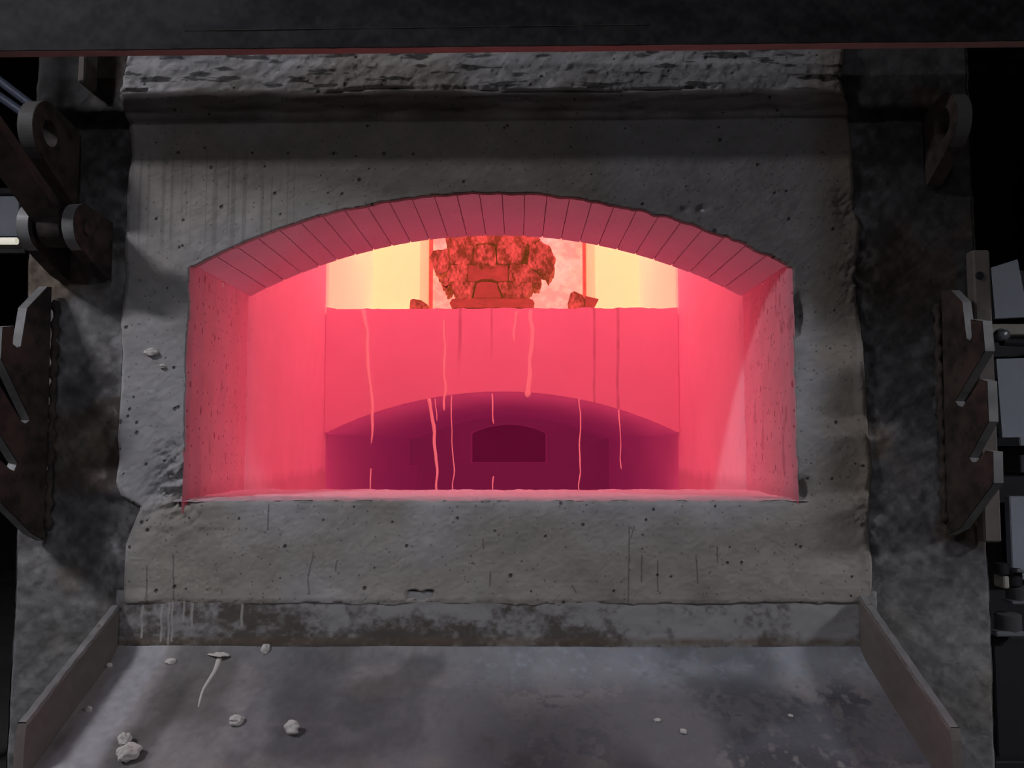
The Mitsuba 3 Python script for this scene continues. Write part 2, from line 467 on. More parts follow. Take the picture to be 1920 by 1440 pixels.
slab('floor', -6.2, 6.2, -5.2, 10.2, -.2, 0, 'm_floor', 'dark concrete factory floor around the furnace')
slab('ceiling', -6.2, 6.2, -5.2, 10.2, 5.0, 5.2, 'm_grey', 'dark factory ceiling above the furnace')
slab('wall_left', -6.2, -6.0, -5.2, 10.2, 0, 5.0, 'm_grey', 'dark factory wall left of the furnace')
slab('wall_right', 6.0, 6.2, -5.2, 10.2, 0, 5.0, 'm_grey', 'dark factory wall right of the furnace')
slab('wall_back', -6.0, 6.0, 10.0, 10.2, 0, 5.0, 'm_grey', 'dark factory wall behind the furnace')
slab('wall_front', -6.0, 6.0, -5.2, -5.0, 0, 5.0, 'm_grey', 'dark factory wall behind the camera')
for i, (c, L, W, rad) in enumerate(LAMPS):
    k = numbered('ceiling_lamp')
    obj('housing', rbox(c[0] - L / 2 - .03, c[0] + L / 2 + .03, c[1] - W / 2 - .03, c[1] + W / 2 + .03, c[2] + .012, c[2] + .10, .01), 'm_lamp', k)
    pl = trimesh.Trimesh([[c[0] - L / 2, c[1] - W / 2, c[2]], [c[0] + L / 2, c[1] - W / 2, c[2]], [c[0] + L / 2, c[1] + W / 2, c[2]], [c[0] - L / 2, c[1] + W / 2, c[2]]],
                         [[0, 2, 1], [0, 3, 2]], process=False)
    obj('tube_panel', pl, 'm_lamp', k, smooth=False, glow=rad, weight=5.0)
    for s in (-1, 1):
        obj('hanger', cyl((c[0] + s * L * .4, c[1], c[2] + .09), (c[0] + s * L * .4, c[1], 5.0), .008, 8), 'm_steel', k)
    tag(k, ['hanging fluorescent lamp on the left, in front of the furnace', 'hanging fluorescent lamp on the right, in front of the furnace', 'added fill lamp hanging behind the camera'][i], 'lamp')

# ------------------------------------------------------------------ furnace body
fu = 'furnace'
rng = np.random.default_rng(7)
left_edge = [P(px, py, D0) for px, py in ((246, 98), (236, 130), (226, 180), (232, 205), (238, 230), (243, 290), (236, 330), (234, 390), (230, 470), (234, 520), (222, 600), (226, 660), (222, 740), (216, 820), (220, 860), (213, 905),
                                          (222, 930), (258, 952), (246, 985), (232, 1020), (228, 1080), (229, 1134))]
right_edge = [P(px, py, D0) for px, py in ((1638, 1112), (1640, 1060), (1632, 1000), (1634, 940), (1640, 880), (1632, 810), (1628, 740), (1622, 650), (1612, 570), (1604, 520), (1612, 470), (1618, 420), (1606, 380), (1604, 330), (1598, 250), (1590, 200), (1574, 150), (1580, 90))]
outer = [(p[0], p[2]) for p in left_edge]
bx = np.linspace(outer[-1][0], right_edge[0][0], 70)[1:-1]
outer += [(x, ZB + .004 * (rng.random() - .5) * 2 + .010 * max(0, (x - .2)) * .8) for x in bx]
outer += [(p[0], p[2]) for p in right_edge]
outer = [(outer[0][0], ZT)] + outer + [(outer[-1][0], ZT)]
block = Polygon(outer)
hole = np.vstack([[[XL - .006, ZSILL]], [[XL - .006, ZSPR]], arc(R, -HALF, HALF, 60), [[XR + .006, ZSPR]], [[XR + .006, ZSILL]]])
hole = LineString(hole[np.r_[0:len(hole), 0]]).segmentize(.012)
hc = np.array(hole.coords)[:-1]
hc = hc + (meshkit.fbm(np.column_stack([hc * 40, np.zeros(len(hc))]), 3, 3)[:, None] - .5) * .009
hc[:, 1] -= .0045 * (hc[:, 1] > ZSPR - .01)
block = block.difference(Polygon(hc)).buffer(0)


def spot(x, z, px, py, rx, rz):
    c = P(px, py, D0)
    return np.exp(-(((x - c[0]) / rx) ** 2 + ((z - c[2]) / rz) ** 2))


def front_depth(x, z):
    q = np.column_stack([x, np.zeros_like(x), z])
    zr = z - Z
    ss = lambda a, b, t: (lambda u: u * u * (3 - 2 * u))(np.clip((t - a) / (b - a), 0, 1))
    n = meshkit.fbm(q * 9, 4, 1) - .5
    fine = meshkit.fbm(q * 60, 3, 2) - .5
    lay = meshkit.fbm(q * np.array([10, 1, 38]), 4, 4) - .5
    y = np.full_like(x, D0) + .006 * n + .0022 * fine
    edge1 = .785 + .014 * (meshkit.fbm(np.column_stack([x * 6, x * 0, x * 0]), 3, 8) - .5)
    led = ss(edge1 - .006, edge1 + .008, zr)
    y -= led * (.010 + .014 * lay)
    y -= ss(.80, .845, zr) * .006
    rough_top = ss(.838, .85, zr)
    y -= rough_top * (.007 * (meshkit.fbm(q * np.array([16, 1, 34]), 4, 6) - .45) + .012 * fine)
    crack = np.clip(1 - np.abs(zr - (.845 + .010 * (meshkit.noise(np.column_stack([x * 9, x * 0, x * 0]), 3) - .5))) / .004, 0, 1)
    y += crack * .014 * (meshkit.noise(np.column_stack([x * 5, x * 0, x * 0]), 9) > .45)
    # broken patches
    rp = meshkit.fbm(q * 55, 4, 11) - .35
    for (px, py, rx, rz, d, a) in ((326, 885, .045, .07, .012, .03), (318, 925, .05, .04, .010, .03), (1502, 580, .014, .03, .03, .02), (1500, 610, .02, .03, .012, .03), (1506, 918, .02, .025, .03, .03),
                                   (1600, 520, .03, .07, .0, .03), (1590, 390, .03, .04, .012, .03), (340, 970, .08, .05, .0, .015), (1318, 393, .014, .009, .012, .0), (1285, 392, .012, .006, .008, .0), (1625, 960, .03, .07, 0, .03)):
        w = spot(x, z, px, py, rx, rz)
        y += w * (d + a * rp)
    h = P(788, 1116, D0)
    slot = np.clip(1.6 - np.maximum(np.abs(x - h[0]) / .026, np.abs(z - h[2] + .002 * np.sin(x * 160)) / .0078) * 1.25, 0, 1)
    y += .035 * slot
    # worn lip along the opening's lower edge
    y += .004 * np.clip(1 - (ZSILL - z) / .010, 0, 1) * (z < ZSILL + .001) * (x > XL - .01) * (x < XR + .01)
    y += .005 * np.clip(1 - (z - ZB) / .012, 0, 1)
    # raised mortar bead along the right edge
    rb = np.interp(z, [p[2] for p in right_edge], [p[0] for p in right_edge])
    y -= np.clip(1 - np.abs(x - rb + .018) / .014, 0, 1) * .012 * (meshkit.fbm(q * 30, 3, 12)) * (zr < .3)
    lb = np.interp(z, [p[2] for p in left_edge[::-1]], [p[0] for p in left_edge[::-1]])
    y += np.clip(1 - np.minimum(x - lb, rb - x) / .01, 0, 1) * .010
    return y


obj('front_block', face_grid(block, .0042, front_depth, .018), 'm_concrete', fu, smooth=True, label='pale grey cast concrete block around the mouth')


def frame_depth(seed):
    def fn(x, z):
        q = np.column_stack([x, np.zeros_like(x), z])
        return D0 + .020 - .016 * (meshkit.fbm(q * 7, 4, seed) - .3) - .012 * np.clip(meshkit.fbm(q * 22, 4, seed + 3) - .5, 0, 1)
    return fn


obj('front_frame', face_grid(sbox(FL, .05, BL + .05, Z + 1.45), .009, frame_depth(21), .06), 'm_frame', fu, smooth=True, label='sooty dark frame plate beside the block')
obj('front_frame', face_grid(sbox(BR - .04, .05, FR, Z + 1.45), .009, frame_depth(31), .06), 'm_frame', fu, smooth=True, label='sooty dark frame plate beside the block')
obj('sill_strip', face_grid(sbox(BL - .0, Z - .52, BR + .02, ZB + .03), .006, lambda x, z: D0 + .005 - .006 * (meshkit.fbm(np.column_stack([x * 18, x * 0, z * 30]), 4, 5) - .5), .03), 'm_strip', fu, smooth=True, label='dark stained steel strip under the concrete block')
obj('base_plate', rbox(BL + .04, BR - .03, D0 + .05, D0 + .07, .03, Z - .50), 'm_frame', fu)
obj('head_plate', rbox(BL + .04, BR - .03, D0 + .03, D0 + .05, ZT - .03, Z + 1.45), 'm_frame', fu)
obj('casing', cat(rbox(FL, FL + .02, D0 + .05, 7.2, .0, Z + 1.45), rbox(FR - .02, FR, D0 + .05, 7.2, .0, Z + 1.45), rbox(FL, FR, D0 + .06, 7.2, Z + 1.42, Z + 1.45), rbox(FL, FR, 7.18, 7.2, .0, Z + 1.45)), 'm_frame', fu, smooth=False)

# arch of bricks over the mouth
NB = 27
obj('arch', prism(Polygon(np.vstack([arc(R + .0035, -HALF - .01, HALF + .01, 80), arc(R + .22, HALF + .01, -HALF - .01, 80)])), D0 + .014, D1 - .004), 'm_mortar', fu, label='dark mortar between the arch bricks')
w = 2 * HALF / NB
for i in range(NB):
    a0, a1 = -HALF + i * w, -HALF + (i + 1) * w
    g, ch, lo = .0009 / R, .0022 / R, .0008 * (rng.random() - .5)
    pts = np.vstack([arc(R + lo + .002, a0 + g, a0 + g, 1), arc(R + lo, a0 + g + ch, a1 - g - ch, 5), arc(R + lo + .002, a1 - g, a1 - g, 1), arc(R + .20, a1 - g, a0 + g, 3)])
    obj('arch_brick', prism(Polygon(pts), D0 + .010, D1 + .003 * rng.random()), 'm_brick', fu + '__arch', smooth=False)
body = sbox(FL + .03, ZSPR - .35, FR - .03, ZROOF + .1)
cut = Polygon(np.vstack([[[XL - .002, ZSPR - .5]], [[XL - .002, ZSPR]], arc(R + .19, -HALF, HALF, 60), [[XR + .002, ZSPR]], [[XR + .002, ZSPR - .5]]]))
obj('arch_backing', prism(body.difference(cut).intersection(sbox(-3, ZSPR - .02, 3, 9)), D0 + .055, D1 - .005), 'm_hot', fu, smooth=False)


# jambs, sill, side walls
def jamb(x, sgn, ya, yb, ny, zlo, zhi=ZSPR + .004):
    nz = 80
    y, z = np.meshgrid(np.linspace(ya, yb, ny * 2), np.linspace(zlo, zhi, nz), indexing='ij')
    q = np.column_stack([np.full(y.size, x), y.ravel(), z.ravel()])
    near = np.clip((2.5 - q[:, 1]) / .3, 0, 1)
    d = (meshkit.fbm(q * 14, 4, 4) - .5) * .008 * near + (meshkit.fbm(q * 50, 3, 5) - .5) * .003 * near
    lip = np.clip(1 - (q[:, 1] - D0 - .004) / .02, 0, 1) ** 2 * .008
    seam = np.clip(1 - np.abs(q[:, 1] - D1) / .012, 0, 1) * .004
    q[:, 0] += -sgn * (-d) + sgn * (lip + seam)
    n = y.shape[1]
    i, j = np.meshgrid(np.arange(y.shape[0] - 1), np.arange(n - 1), indexing='ij')
    f = np.stack([i * n + j, (i + 1) * n + j, (i + 1) * n + j + 1, i * n + j + 1], -1).reshape(-1, 4)
    f = np.vstack([f[:, [0, 1, 2]], f[:, [0, 2, 3]]])
    return trimesh.Trimesh(q, f if sgn < 0 else f[:, ::-1], process=False)


for sgn, x in ((-1, XL), (1, XR)):
    for ya, yb, g in ((D0 + .004, 2.04, .6), (2.04, 2.12, .9), (2.12, 2.20, 1.2), (2.20, 2.29, 1.5), (2.29, D1, 1.8)):
        obj('jamb', jamb(x, sgn, ya, yb, int((yb - ya) * 120), ZSILL - .03), 'm_jamb_face', fu, smooth=True, **(dict(glow=[g * q for q in WALL_GLOW], weight=.2) if g else {}))
    obj('chamber_lining', jamb(x, sgn, D1, D2 + .05, 20, Z - .6, ZROOF + .05), 'm_jamb', fu, smooth=True, glow=WALL_GLOW, weight=.5)
    o = (FL + .03, x - .012) if sgn < 0 else (x + .012, FR - .03)
    obj('wall_lining', rbox(o[0], o[1], D0 + .06, D2 + .04, Z - .7, ZSPR - .01), 'm_hot', fu, smooth=False)
    i = o
    obj('chamber_wall', rbox(i[0], i[1], D1 - .006, D2 + .001, ZSPR - .002, ZROOF + .1, .001), 'm_hot', fu, smooth=False)
    # beside the tunnel: the lining stops short of the far wall and leaves a dark niche
    if sgn < 0:
        obj('tunnel_wall', cat(rbox(o[0], x, D2 + .04, 5.95, Z - .7, Z + .06, .001), rbox(o[0], x, 5.94, D4 + .3, Z - .7, P(770, 875, 6.0)[2], .001), ), 'm_tunnel', fu, smooth=False, glow=TUNNEL_GLOW, weight=.4)
        obj('niche_back', rbox(o[0], x - .18, 5.94, D4 + .3, Z - .7, Z + .3, .001), 'm_tunnel', fu, smooth=False)
    else:
        obj('tunnel_wall', rbox(x, o[1], D2 + .04, 5.95, Z - .7, Z + .06, .001), 'm_tunnel', fu, smooth=False, glow=TUNNEL_GLOW, weight=.4)
        obj('niche_back', rbox(x + .18, o[1], 5.94, D4 + .3, Z - .7, Z + .3, .001), 'm_tunnel', fu, smooth=False)


def sill_mesh(ya, yb, ny):
    nx = 330
    x, y = np.meshgrid(np.linspace(XL - .03, XR + .03, nx), np.linspace(ya, yb, ny), indexing='ij')
    q = np.column_stack([x.ravel(), y.ravel(), np.zeros(x.size)])
    fr = np.clip(1 - (q[:, 1] - D0) / .05, 0, 1)
    z = ZSILL + .004 + (meshkit.fbm(q * 16, 4, 3) - .5) * .006 + (meshkit.fbm(q * 60, 3, 6) - .5) * .004 - fr ** 3 * .007
    q[:, 2] = z
    i, j = np.meshgrid(np.arange(nx - 1), np.arange(ny - 1), indexing='ij')
    f = np.stack([i * ny + j, (i + 1) * ny + j, (i + 1) * ny + j + 1, i * ny + j + 1], -1).reshape(-1, 4)
    return trimesh.Trimesh(q, np.vstack([f[:, [0, 1, 2]], f[:, [0, 2, 3]]]), process=False)


obj('sill', sill_mesh(D0 + .003, D0 + .09, 22), 'm_jamb', fu, smooth=True, label='rough sill along the lower edge of the mouth')
obj('hot_sill', sill_mesh(D0 + .09, D1 - .03, 45), 'm_jamb', fu, smooth=True, glow=WALL_GLOW, weight=.3, label='red hot inner part of the sill')
obj('sill_core', rbox(XL - .05, XR + .05, D0 + .06, D1 - .02, Z - .7, ZSILL - .012), 'm_hot', fu, smooth=False)
obj('melt_bath', rbox(XL - .05, XR + .25, D1 - .03, D4 + .1, Z - .7, Z - .46, .002), 'm_hot', fu, smooth=False)

# lintel with the arched tunnel under it
ZLT, ZLS, ZLA = P(940, 579, D2)[2], P(940, 814, D2)[2], P(940, 735, D2)[2]
lr = ZLA - ZLS
LR = (HW ** 2 + lr ** 2) / (2 * lr)
LA = math.asin(HW / LR)
a = np.linspace(-LA, LA, 60)
soff = np.column_stack([XM + LR * np.sin(a), ZLA - LR + LR * np.cos(a)])
lint = Polygon(np.vstack([[[XL, ZLS]], soff, [[XR, ZLS]], [[XR, ZLT]], [[XL, ZLT]]])).buffer(-.006).buffer(.003)
obj('lintel', prism(lint, D2, D2 + .03), 'm_lintel', fu, glow=WALL_GLOW, weight=.5, label='glowing lintel over the lower arched tunnel')
obj('tunnel_vault', prism(Polygon(np.vstack([soff, [[XR + .3, ZLS]], [[XR + .3, ZLT - .02]], [[XL - .3, ZLT - .02]], [[XL - .3, ZLS]]])), D2 + .0305, D4 + .3), 'm_tunnel', fu, glow=TUNNEL_GLOW, weight=.4)
# rough crest of the lintel
cr = np.linspace(XL, XR, 160)
crest = Polygon(np.vstack([np.column_stack([cr, ZLT + .002 + .016 * np.clip(meshkit.fbm(np.column_stack([cr * 22, cr * 0, cr * 0]), 4, 2) - .38, 0, 1)]), [[XR, ZLT - .01], [XL, ZLT - .01]]]))
obj('lintel_crust', prism(crest, D2 + .012, D2 + .20), 'm_lintel', fu)
# far wall with the small arched port
h0, h1, ht, hs, hb = P(882, 830, D4), P(1025, 830, D4), P(950, 795, D4), P(950, 812, D4), P(950, 868, D4)
pm, pw, pr = (h0[0] + h1[0]) / 2, (h1[0] - h0[0]) / 2, ht[2] - hs[2]
PR = (pw ** 2 + pr ** 2) / (2 * pr)
pa = math.asin(pw / PR)
port = Polygon(np.vstack([[[h0[0], hb[2]]], np.column_stack([pm + PR * np.sin(np.linspace(-pa, pa, 24)), ht[2] - PR + PR * np.cos(np.linspace(-pa, pa, 24))]), [[h1[0], hb[2]]]]))
obj('far_wall', prism(sbox(FL + .03, Z - .7, FR - .03, Z + .5).difference(port), D4, D4 + .28), 'm_tunnel', fu, smooth=False, glow=TUNNEL_GLOW, weight=.4)
obj('port_door', rbox(h0[0] - .1, h1[0] + .1, D4 + .285, D4 + .31, hb[2] - .1, ht[2] + .1), 'm_tunnel', fu, smooth=False, label='dark door closing the small arched port at the far end')

# upper chamber: hot walls, shaft, roof
for sgn, x in ((-1, XL), (1, XR)):
    i = (FL + .03, x) if sgn < 0 else (x, FR - .03)
    obj('hot_wall', rbox(i[0], i[1], D2 + .002, D3 + .3, ZLT - .02, ZROOF, .001), 'm_hotwall', fu, smooth=False, glow=HOT_SIDE_GLOW, label='yellow glowing side wall above the lintel')
SL, SR = P(803, 520, D3)[0], P(1100, 520, D3)[0]
for x0, x1, cx in ((XL - .01, SL - .045, SL - .045), (SR + .045, XR + .01, SR + .045)):
    obj('hot_back_wall', rbox(x0, x1, D3, D3 + .5, ZLT - .02, ZROOF, .001), 'm_hotwall', fu, smooth=False, glow=HOT_GLOW, label='yellow glowing back wall above the lintel')
    obj('shaft_corner', cyl((cx, D3 + .047, ZLT - .01), (cx, D3 + .047, ZROOF), .045, 40), 'm_hotwall', fu, glow=tuple(np.array(HOT_GLOW) * (.8, .62, .6)), label='rounded corner of the shaft')


def shaft_depth(x, z):
    q = np.column_stack([x, np.zeros_like(x), z])
    return D3 + .17 - .06 * (meshkit.fbm(q * 7, 4, 14) - .3) - .02 * (meshkit.fbm(q * 30, 3, 15) - .5)


obj('shaft_back', face_grid(sbox(SL - .06, ZLT - .02, SR + .06, ZROOF), .012, shaft_depth, .03), 'm_panel', fu, smooth=True, glow=PANEL_GLOW, label='crusted pale pink back of the charging shaft')
obj('roof', rbox(FL + .03, FR - .03, D1 - .01, D3 + .6, ZROOF, ZROOF + .12, .001), 'm_hot', fu, smooth=False, glow=ROOF_GLOW, weight=4.0)
for x in (XL + .16, XR - .16):
    obj('burner_flame', trimesh.Trimesh(*(lambda m: (m.vertices * [.05, .05, .12] + [x, D3 - .45, ZROOF - .12], m.faces))(trimesh.creation.icosphere(subdivisions=3))), 'm_hotwall', fu, glow=BURNER_GLOW, label='burner flame under the chamber roof')
for (px, py, s_) in ((752, 612, 1.0), (1150, 612, .8)):
    c = P(px, py, D3 - .07)
    obj('burner_flame', trimesh.Trimesh(*(lambda m: (m.vertices * np.array([.022, .022, .055]) * s_ + c, m.faces))(trimesh.creation.icosphere(subdivisions=3))), 'm_hotwall', fu, glow=FLAME_GLOW, label='small bright flame behind the crest of the lintel')
for x0, x1 in ((SL + .001, SL + .013), (SR - .013, SR - .001)):  # dark strips put in for the shade of the groove beside each corner
    obj('shaft_shade_strip', rbox(x0, x1, D3 + .03, D3 + .12, ZLT - .01, ZROOF, .002), 'm_bar', fu, label='dark red strip for the shaded groove at the shaft edge')
tag(fu, 'large industrial furnace with a red glowing brick-arched mouth in a grey concrete front', 'furnace')

# ------------------------------------------------------------------ charge of ingots on the lintel
YI = D2 + .03
KI = YI / F
S0 = P(760, 420, YI)


def I(cx, cy):
    return np.array([S0[0] + cx / 4.8 * KI, S0[2] - cy / 4.8 * KI])


def ingot(pts, m, label, depth=(0, .22), seed=0, amp=.004, drip=0.0, cat_='ingot', group=None):
    poly = Polygon([I(*p) for p in pts]).buffer(-.0042).buffer(.0035, quad_segs=3)
    k = obj('ingot', rough(prism(poly, YI + depth[0], YI + depth[1]), .008, amp, 55, seed, drip), m, smooth=True, glow=DROSS_GLOW, weight=.1)
    return tag(k, label, cat_, group)


ingot([(405, 735), (430, 695), (560, 690), (1080, 688), (1165, 700), (1185, 740), (1150, 776), (440, 776)], 'm_bar', 'dark red bar lying lowest under the whole charge on the lintel', (-.005, .2), 1, .003)
ingot([(655, 548), (700, 535), (790, 535), (838, 548), (884, 686), (622, 686)], 'm_bar', 'pale red trapezoid ingot standing in the middle of the lowest layer', (.004, .2), 2, .003)
ingot([(415, 540), (640, 535), (640, 560), (605, 688), (470, 690), (440, 640)], 'm_ingot', 'crusted ingot left of the trapezoid ingot in the lowest layer', (-.004, .22), 3, .006, .012)
ingot([(850, 545), (1040, 540), (1165, 545), (1140, 625), (1100, 688), (900, 688)], 'm_ingot', 'crusted ingot right of the trapezoid ingot in the lowest layer', (-.004, .22), 4, .006, .012)
ingot([(575, 378), (940, 378), (945, 530), (850, 535), (800, 515), (700, 515), (640, 535), (575, 535)], 'm_bar', 'smooth dark red ingot bar across the middle of the charge', (.0, .2), 5, .003)
ingot([(400, 380), (575, 378), (572, 540), (400, 540), (345, 560), (340, 520), (385, 490)], 'm_ingot', 'melting ingot with a drooping end, left in the middle layer', (-.006, .22), 6, .008, .030)
ingot([(945, 378), (1150, 372), (1195, 450), (1250, 500), (1240, 550), (1190, 545), (950, 540)], 'm_ingot', 'melting ingot with a drooping end, right in the middle layer', (-.006, .22), 7, .008, .025)
ingot([(640, 215), (690, 195), (770, 195), (820, 220), (835, 372), (605, 372)], 'm_ingot', 'pale rounded ingot in the middle of the upper layer', (-.012, .2), 8, .004, .030)
ingot([(255, 255), (385, 235), (410, 350), (395, 440), (320, 470), (270, 430), (235, 320)], 'm_ingot', 'leftmost hanging ingot of the upper layer', (-.01, .2), 9, .008, .03)
ingot([(400, 205), (625, 210), (605, 370), (520, 385), (415, 370)], 'm_ingot', 'crusted ingot between the leftmost ingot and the pale rounded one', (-.004, .22), 10, .007, .03)
ingot([(840, 190), (1110, 180), (1085, 260), (1045, 372), (845, 372)], 'm_ingot', 'crusted ingot right of the pale rounded ingot', (-.008, .22), 11, .007, .035)
ingot([(1150, 195), (1240, 165), (1320, 225), (1368, 320), (1362, 420), (1320, 470), (1280, 420), (1200, 430), (1120, 380), (1130, 260)], 'm_ingot', 'rightmost curved ingot drooping over the charge', (-.012, .2), 12, .009, .035)
ingot([(240, 205), (380, 190), (360, 80), (700, 20), (1150, 40), (1240, 150), (1120, 185), (830, 195), (760, 178), (690, 180), (630, 205)], 'm_ingot', 'crusted ingot mass on top of the charge, cut off by the brick arch', (-.002, .22), 13, .008, .03)
ingot([(300, 80), (420, 20), (600, -130), (1000, -130), (1120, 60), (700, 40)], 'm_ingot', 'topmost ingot of the charge hidden behind the brick arch', (.02, .2), 14, .006)
ingot([(410, 60), (1150, 60), (1120, 400), (1050, 690), (520, 690), (420, 400)], 'm_ingot', 'dark ingot block standing behind the stacked ingots, seen only through their gaps', (.205, .30), 15, .004)
for (pts, lab, s) in (([(50, 700), (75, 690), (150, 705), (205, 740), (215, 790), (45, 790)], 'small dark wedge of slag on the lintel left of the charge', 21),):
    k = obj('slag_chunk', rough(prism(Polygon([I(*p) for p in pts]), YI + .0, YI + .09), .008, .004, 50, s), 'm_ingot', smooth=True, glow=DROSS_GLOW, weight=.1)
    tag(k, lab, 'slag')
k = obj('slag_chunk', rough(prism(Polygon([I(*p) for p in [(1495, 720), (1510, 640), (1540, 622), (1610, 655), (1640, 700), (1625, 800), (1500, 800)]]), YI + .0, YI + .09), .008, .005, 50, 22), 'm_ingot', smooth=True, glow=DROSS_GLOW, weight=.1)
tag(k, 'rough upright slag chunk on the lintel right of the charge', 'slag')
k = obj('slag_chunk', rough(prism(Polygon([I(*p) for p in [(1642, 665), (1765, 695), (1745, 735), (1700, 800), (1640, 800)]]), YI + .005, YI + .10), .008, .003, 50, 23), 'm_bar', smooth=True, glow=DROSS_GLOW, weight=.1)
tag(k, 'flat slanting slag plate leaning by the rough chunk', 'slag')

# ------------------------------------------------------------------ molten streaks on the lintel and strands hanging in front of the tunnel
def strand(pts, r0, r1, label, Y=D2 - .004, bead=0):
    q = np.array([P(px, py, Y) for px, py in pts])
    t = np.linspace(0, 1, len(pts) * 6)
    s = np.linspace(0, 1, len(pts))
    q = np.column_stack([np.interp(t, s, q[:, i]) for i in range(3)])
    q[:, 0] += (meshkit.noise(np.column_stack([q[:, 2] * 18, q[:, 0] * 0 + pts[0][0], q[:, 0] * 0]), 3) - .5) * .010
    r = .78 * (r0 + (r1 - r0) * t)
    r = r * (.75 + .5 * meshkit.noise(np.column_stack([q[:, 2] * 28, q[:, 0] * 0, q[:, 0] * 0 + pts[0][0]]), 5))
    if bead:
        r = r + bead * np.exp(-((t - .95) / .04) ** 2) + .4 * bead * np.exp(-((t - .72) / .12) ** 2)
    r[-1] *= .35
    k = obj('molten_strand', tube(q, r), 'm_melt', smooth=True, glow=MELT_GLOW, weight=.15)
    return tag(k, label, 'molten metal')


strand([(682, 582), (687, 620), (690, 690), (697, 760), (697, 832)], .0095, .0055, 'long pale molten strand running down the left of the lintel')
strand([(696, 878), (695, 895), (696, 930)], .003, .003, 'short faint strand near the sill below the leftmost long strand')
strand([(804, 748), (810, 780), (815, 830), (818, 880), (819, 935)], .0085, .006, 'thick molten strand hanging left of the small arched port, from lintel to sill')
strand([(817, 748), (818, 790)], .004, .002, 'tiny drip beside the top of the thick hanging strand')
strand([(834, 600), (833, 690), (834, 770)], .0035, .006, 'faint strand on the lintel ending in a drop just left of the port')
strand([(848, 742), (848, 800), (850, 870), (849, 935)], .0034, .003, 'thin thread hanging between the thick strand and the port')
strand([(924, 738), (925, 795)], .004, .004, 'short drip hanging from the lintel above the arched port')
strand([(925, 893), (925, 935)], .003, .003, 'short thread in front of the far wall below the arched port')
strand([(968, 584), (966, 610), (964, 640)], .006, .0045, 'short pale runnel on the lintel left of the brightest strand')
strand([(995, 582), (998, 615), (994, 665), (993, 715), (991, 745)], .0085, .0075, 'brightest molten strand on the lintel, ending in a drop at its arch', bead=.006)
strand([(1086, 748), (1088, 800), (1087, 860), (1087, 935)], .0032, .0034, 'thin thread hanging right of the arched port down to the sill')
strand([(1160, 768), (1162, 800), (1164, 850), (1164, 880)], .0032, .003, 'thin thread hanging at the far right under the lintel')

# ------------------------------------------------------------------ charging chute
ch = 'charging_chute'
SLOPE = .424
YB, YF = D0 - .001, 1.50
ZCB = P(960, 1207, D0)[2] - .018
CL, CR = P(222, 1200, D0)[0], P(1612, 1200, D0)[0]


def sloped(y):
    return ZCB - SLOPE * (D0 - y)


def chute_floor():
    nx, ny = 240, 90
    x, y = np.meshgrid(np.linspace(CL, CR, nx), np.linspace(YF, YB, ny), indexing='ij')
    q = np.column_stack([x.ravel(), y.ravel(), np.zeros(x.size)])
    z = sloped(q[:, 1]) + .006 * (meshkit.fbm(q * 4, 3, 2) - .5) + .0025 * (meshkit.fbm(q * 26, 4, 3) - .5)
    z += .012 * np.clip(1 - (YB - q[:, 1]) / .035, 0, 1) ** 2          # weld fillet at the back
    q[:, 2] = z
    i, j = np.meshgrid(np.arange(nx - 1), np.arange(ny - 1), indexing='ij')
    f = np.stack([i * ny + j, (i + 1) * ny + j, (i + 1) * ny + j + 1, i * ny + j + 1], -1).reshape(-1, 4)
    f = np.vstack([f[:, [0, 1, 2]], f[:, [0, 2, 3]]])
    n = len(q)
    lo = q - [0, 0, .016]
    e = [i * ny for i in range(nx)]
    side = np.vstack([[e[i], n + e[i], n + e[i + 1]] for i in range(nx - 1)] + [[e[i], n + e[i + 1], e[i + 1]] for i in range(nx - 1)])
    return trimesh.Trimesh(np.vstack([q, lo]), np.vstack([f, f[:, ::-1] + n, side]), process=False)


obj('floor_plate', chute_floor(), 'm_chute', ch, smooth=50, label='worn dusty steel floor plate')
for sgn, x in ((-1, CL), (1, CR)):
    yf = P(*((50, 1360) if sgn < 0 else (1781, 1370)), 1.0)
    ye = x / (yf[0] / 1.0)
    t = .018
    # upper edge keeps about 9 cm above the plate; the lower front end is cut square
    hr = .102 if sgn < 0 else .128
    ztop = lambda y: sloped(y) + hr
    prof = Polygon([(D0 - .003, sloped(D0 - .003) - .02), (D0 - .003, ztop(D0)), (ye + .0, ztop(ye)), (ye - .004, ztop(ye) - .02), (ye - .012, sloped(ye) - .06), (ye, sloped(ye) - .06)])
    a, b = (x - t, x) if sgn < 0 else (x, x + t)
    rl = obj('side_rail', rough(prism_x(prof, a, b), .02, .0025, 30, 3), 'm_rail', ch, smooth=35, label='rust-brown side rail')
    # worn bright upper edge
    n = 24
    yy = np.linspace(D0, ye, n)
    ed = [[xx, y_, ztop(y_) + dz + .0012 * math.sin(i * 2.3)] for i, y_ in enumerate(yy) for xx, dz in ((a - .001, -.004), (a + .002, .0025), (b - .002, .0025), (b + .001, -.004))]
    q = np.array([[i * 4 + j, i * 4 + j + 1, i * 4 + j + 5, i * 4 + j + 4] for i in range(n - 1) for j in range(3)])
    obj('worn_edge', trimesh.Trimesh(ed, np.vstack([q[:, [0, 1, 2]], q[:, [0, 2, 3]]]), process=False), 'm_edge', rl, label='bright worn upper edge')
for x in (CL + .1, CR - .1):
    obj('bracket', prism_x(Polygon([(D0 + .045, sloped(D0) - .06), (D0 + .045, sloped(D0) - .40), (YF + .12, sloped(YF + .12) - .03)]), x - .008, x + .008), 'm_rust', ch)
tag(ch, 'worn sloping steel chute with rusty side rails in front of the furnace mouth', 'chute')

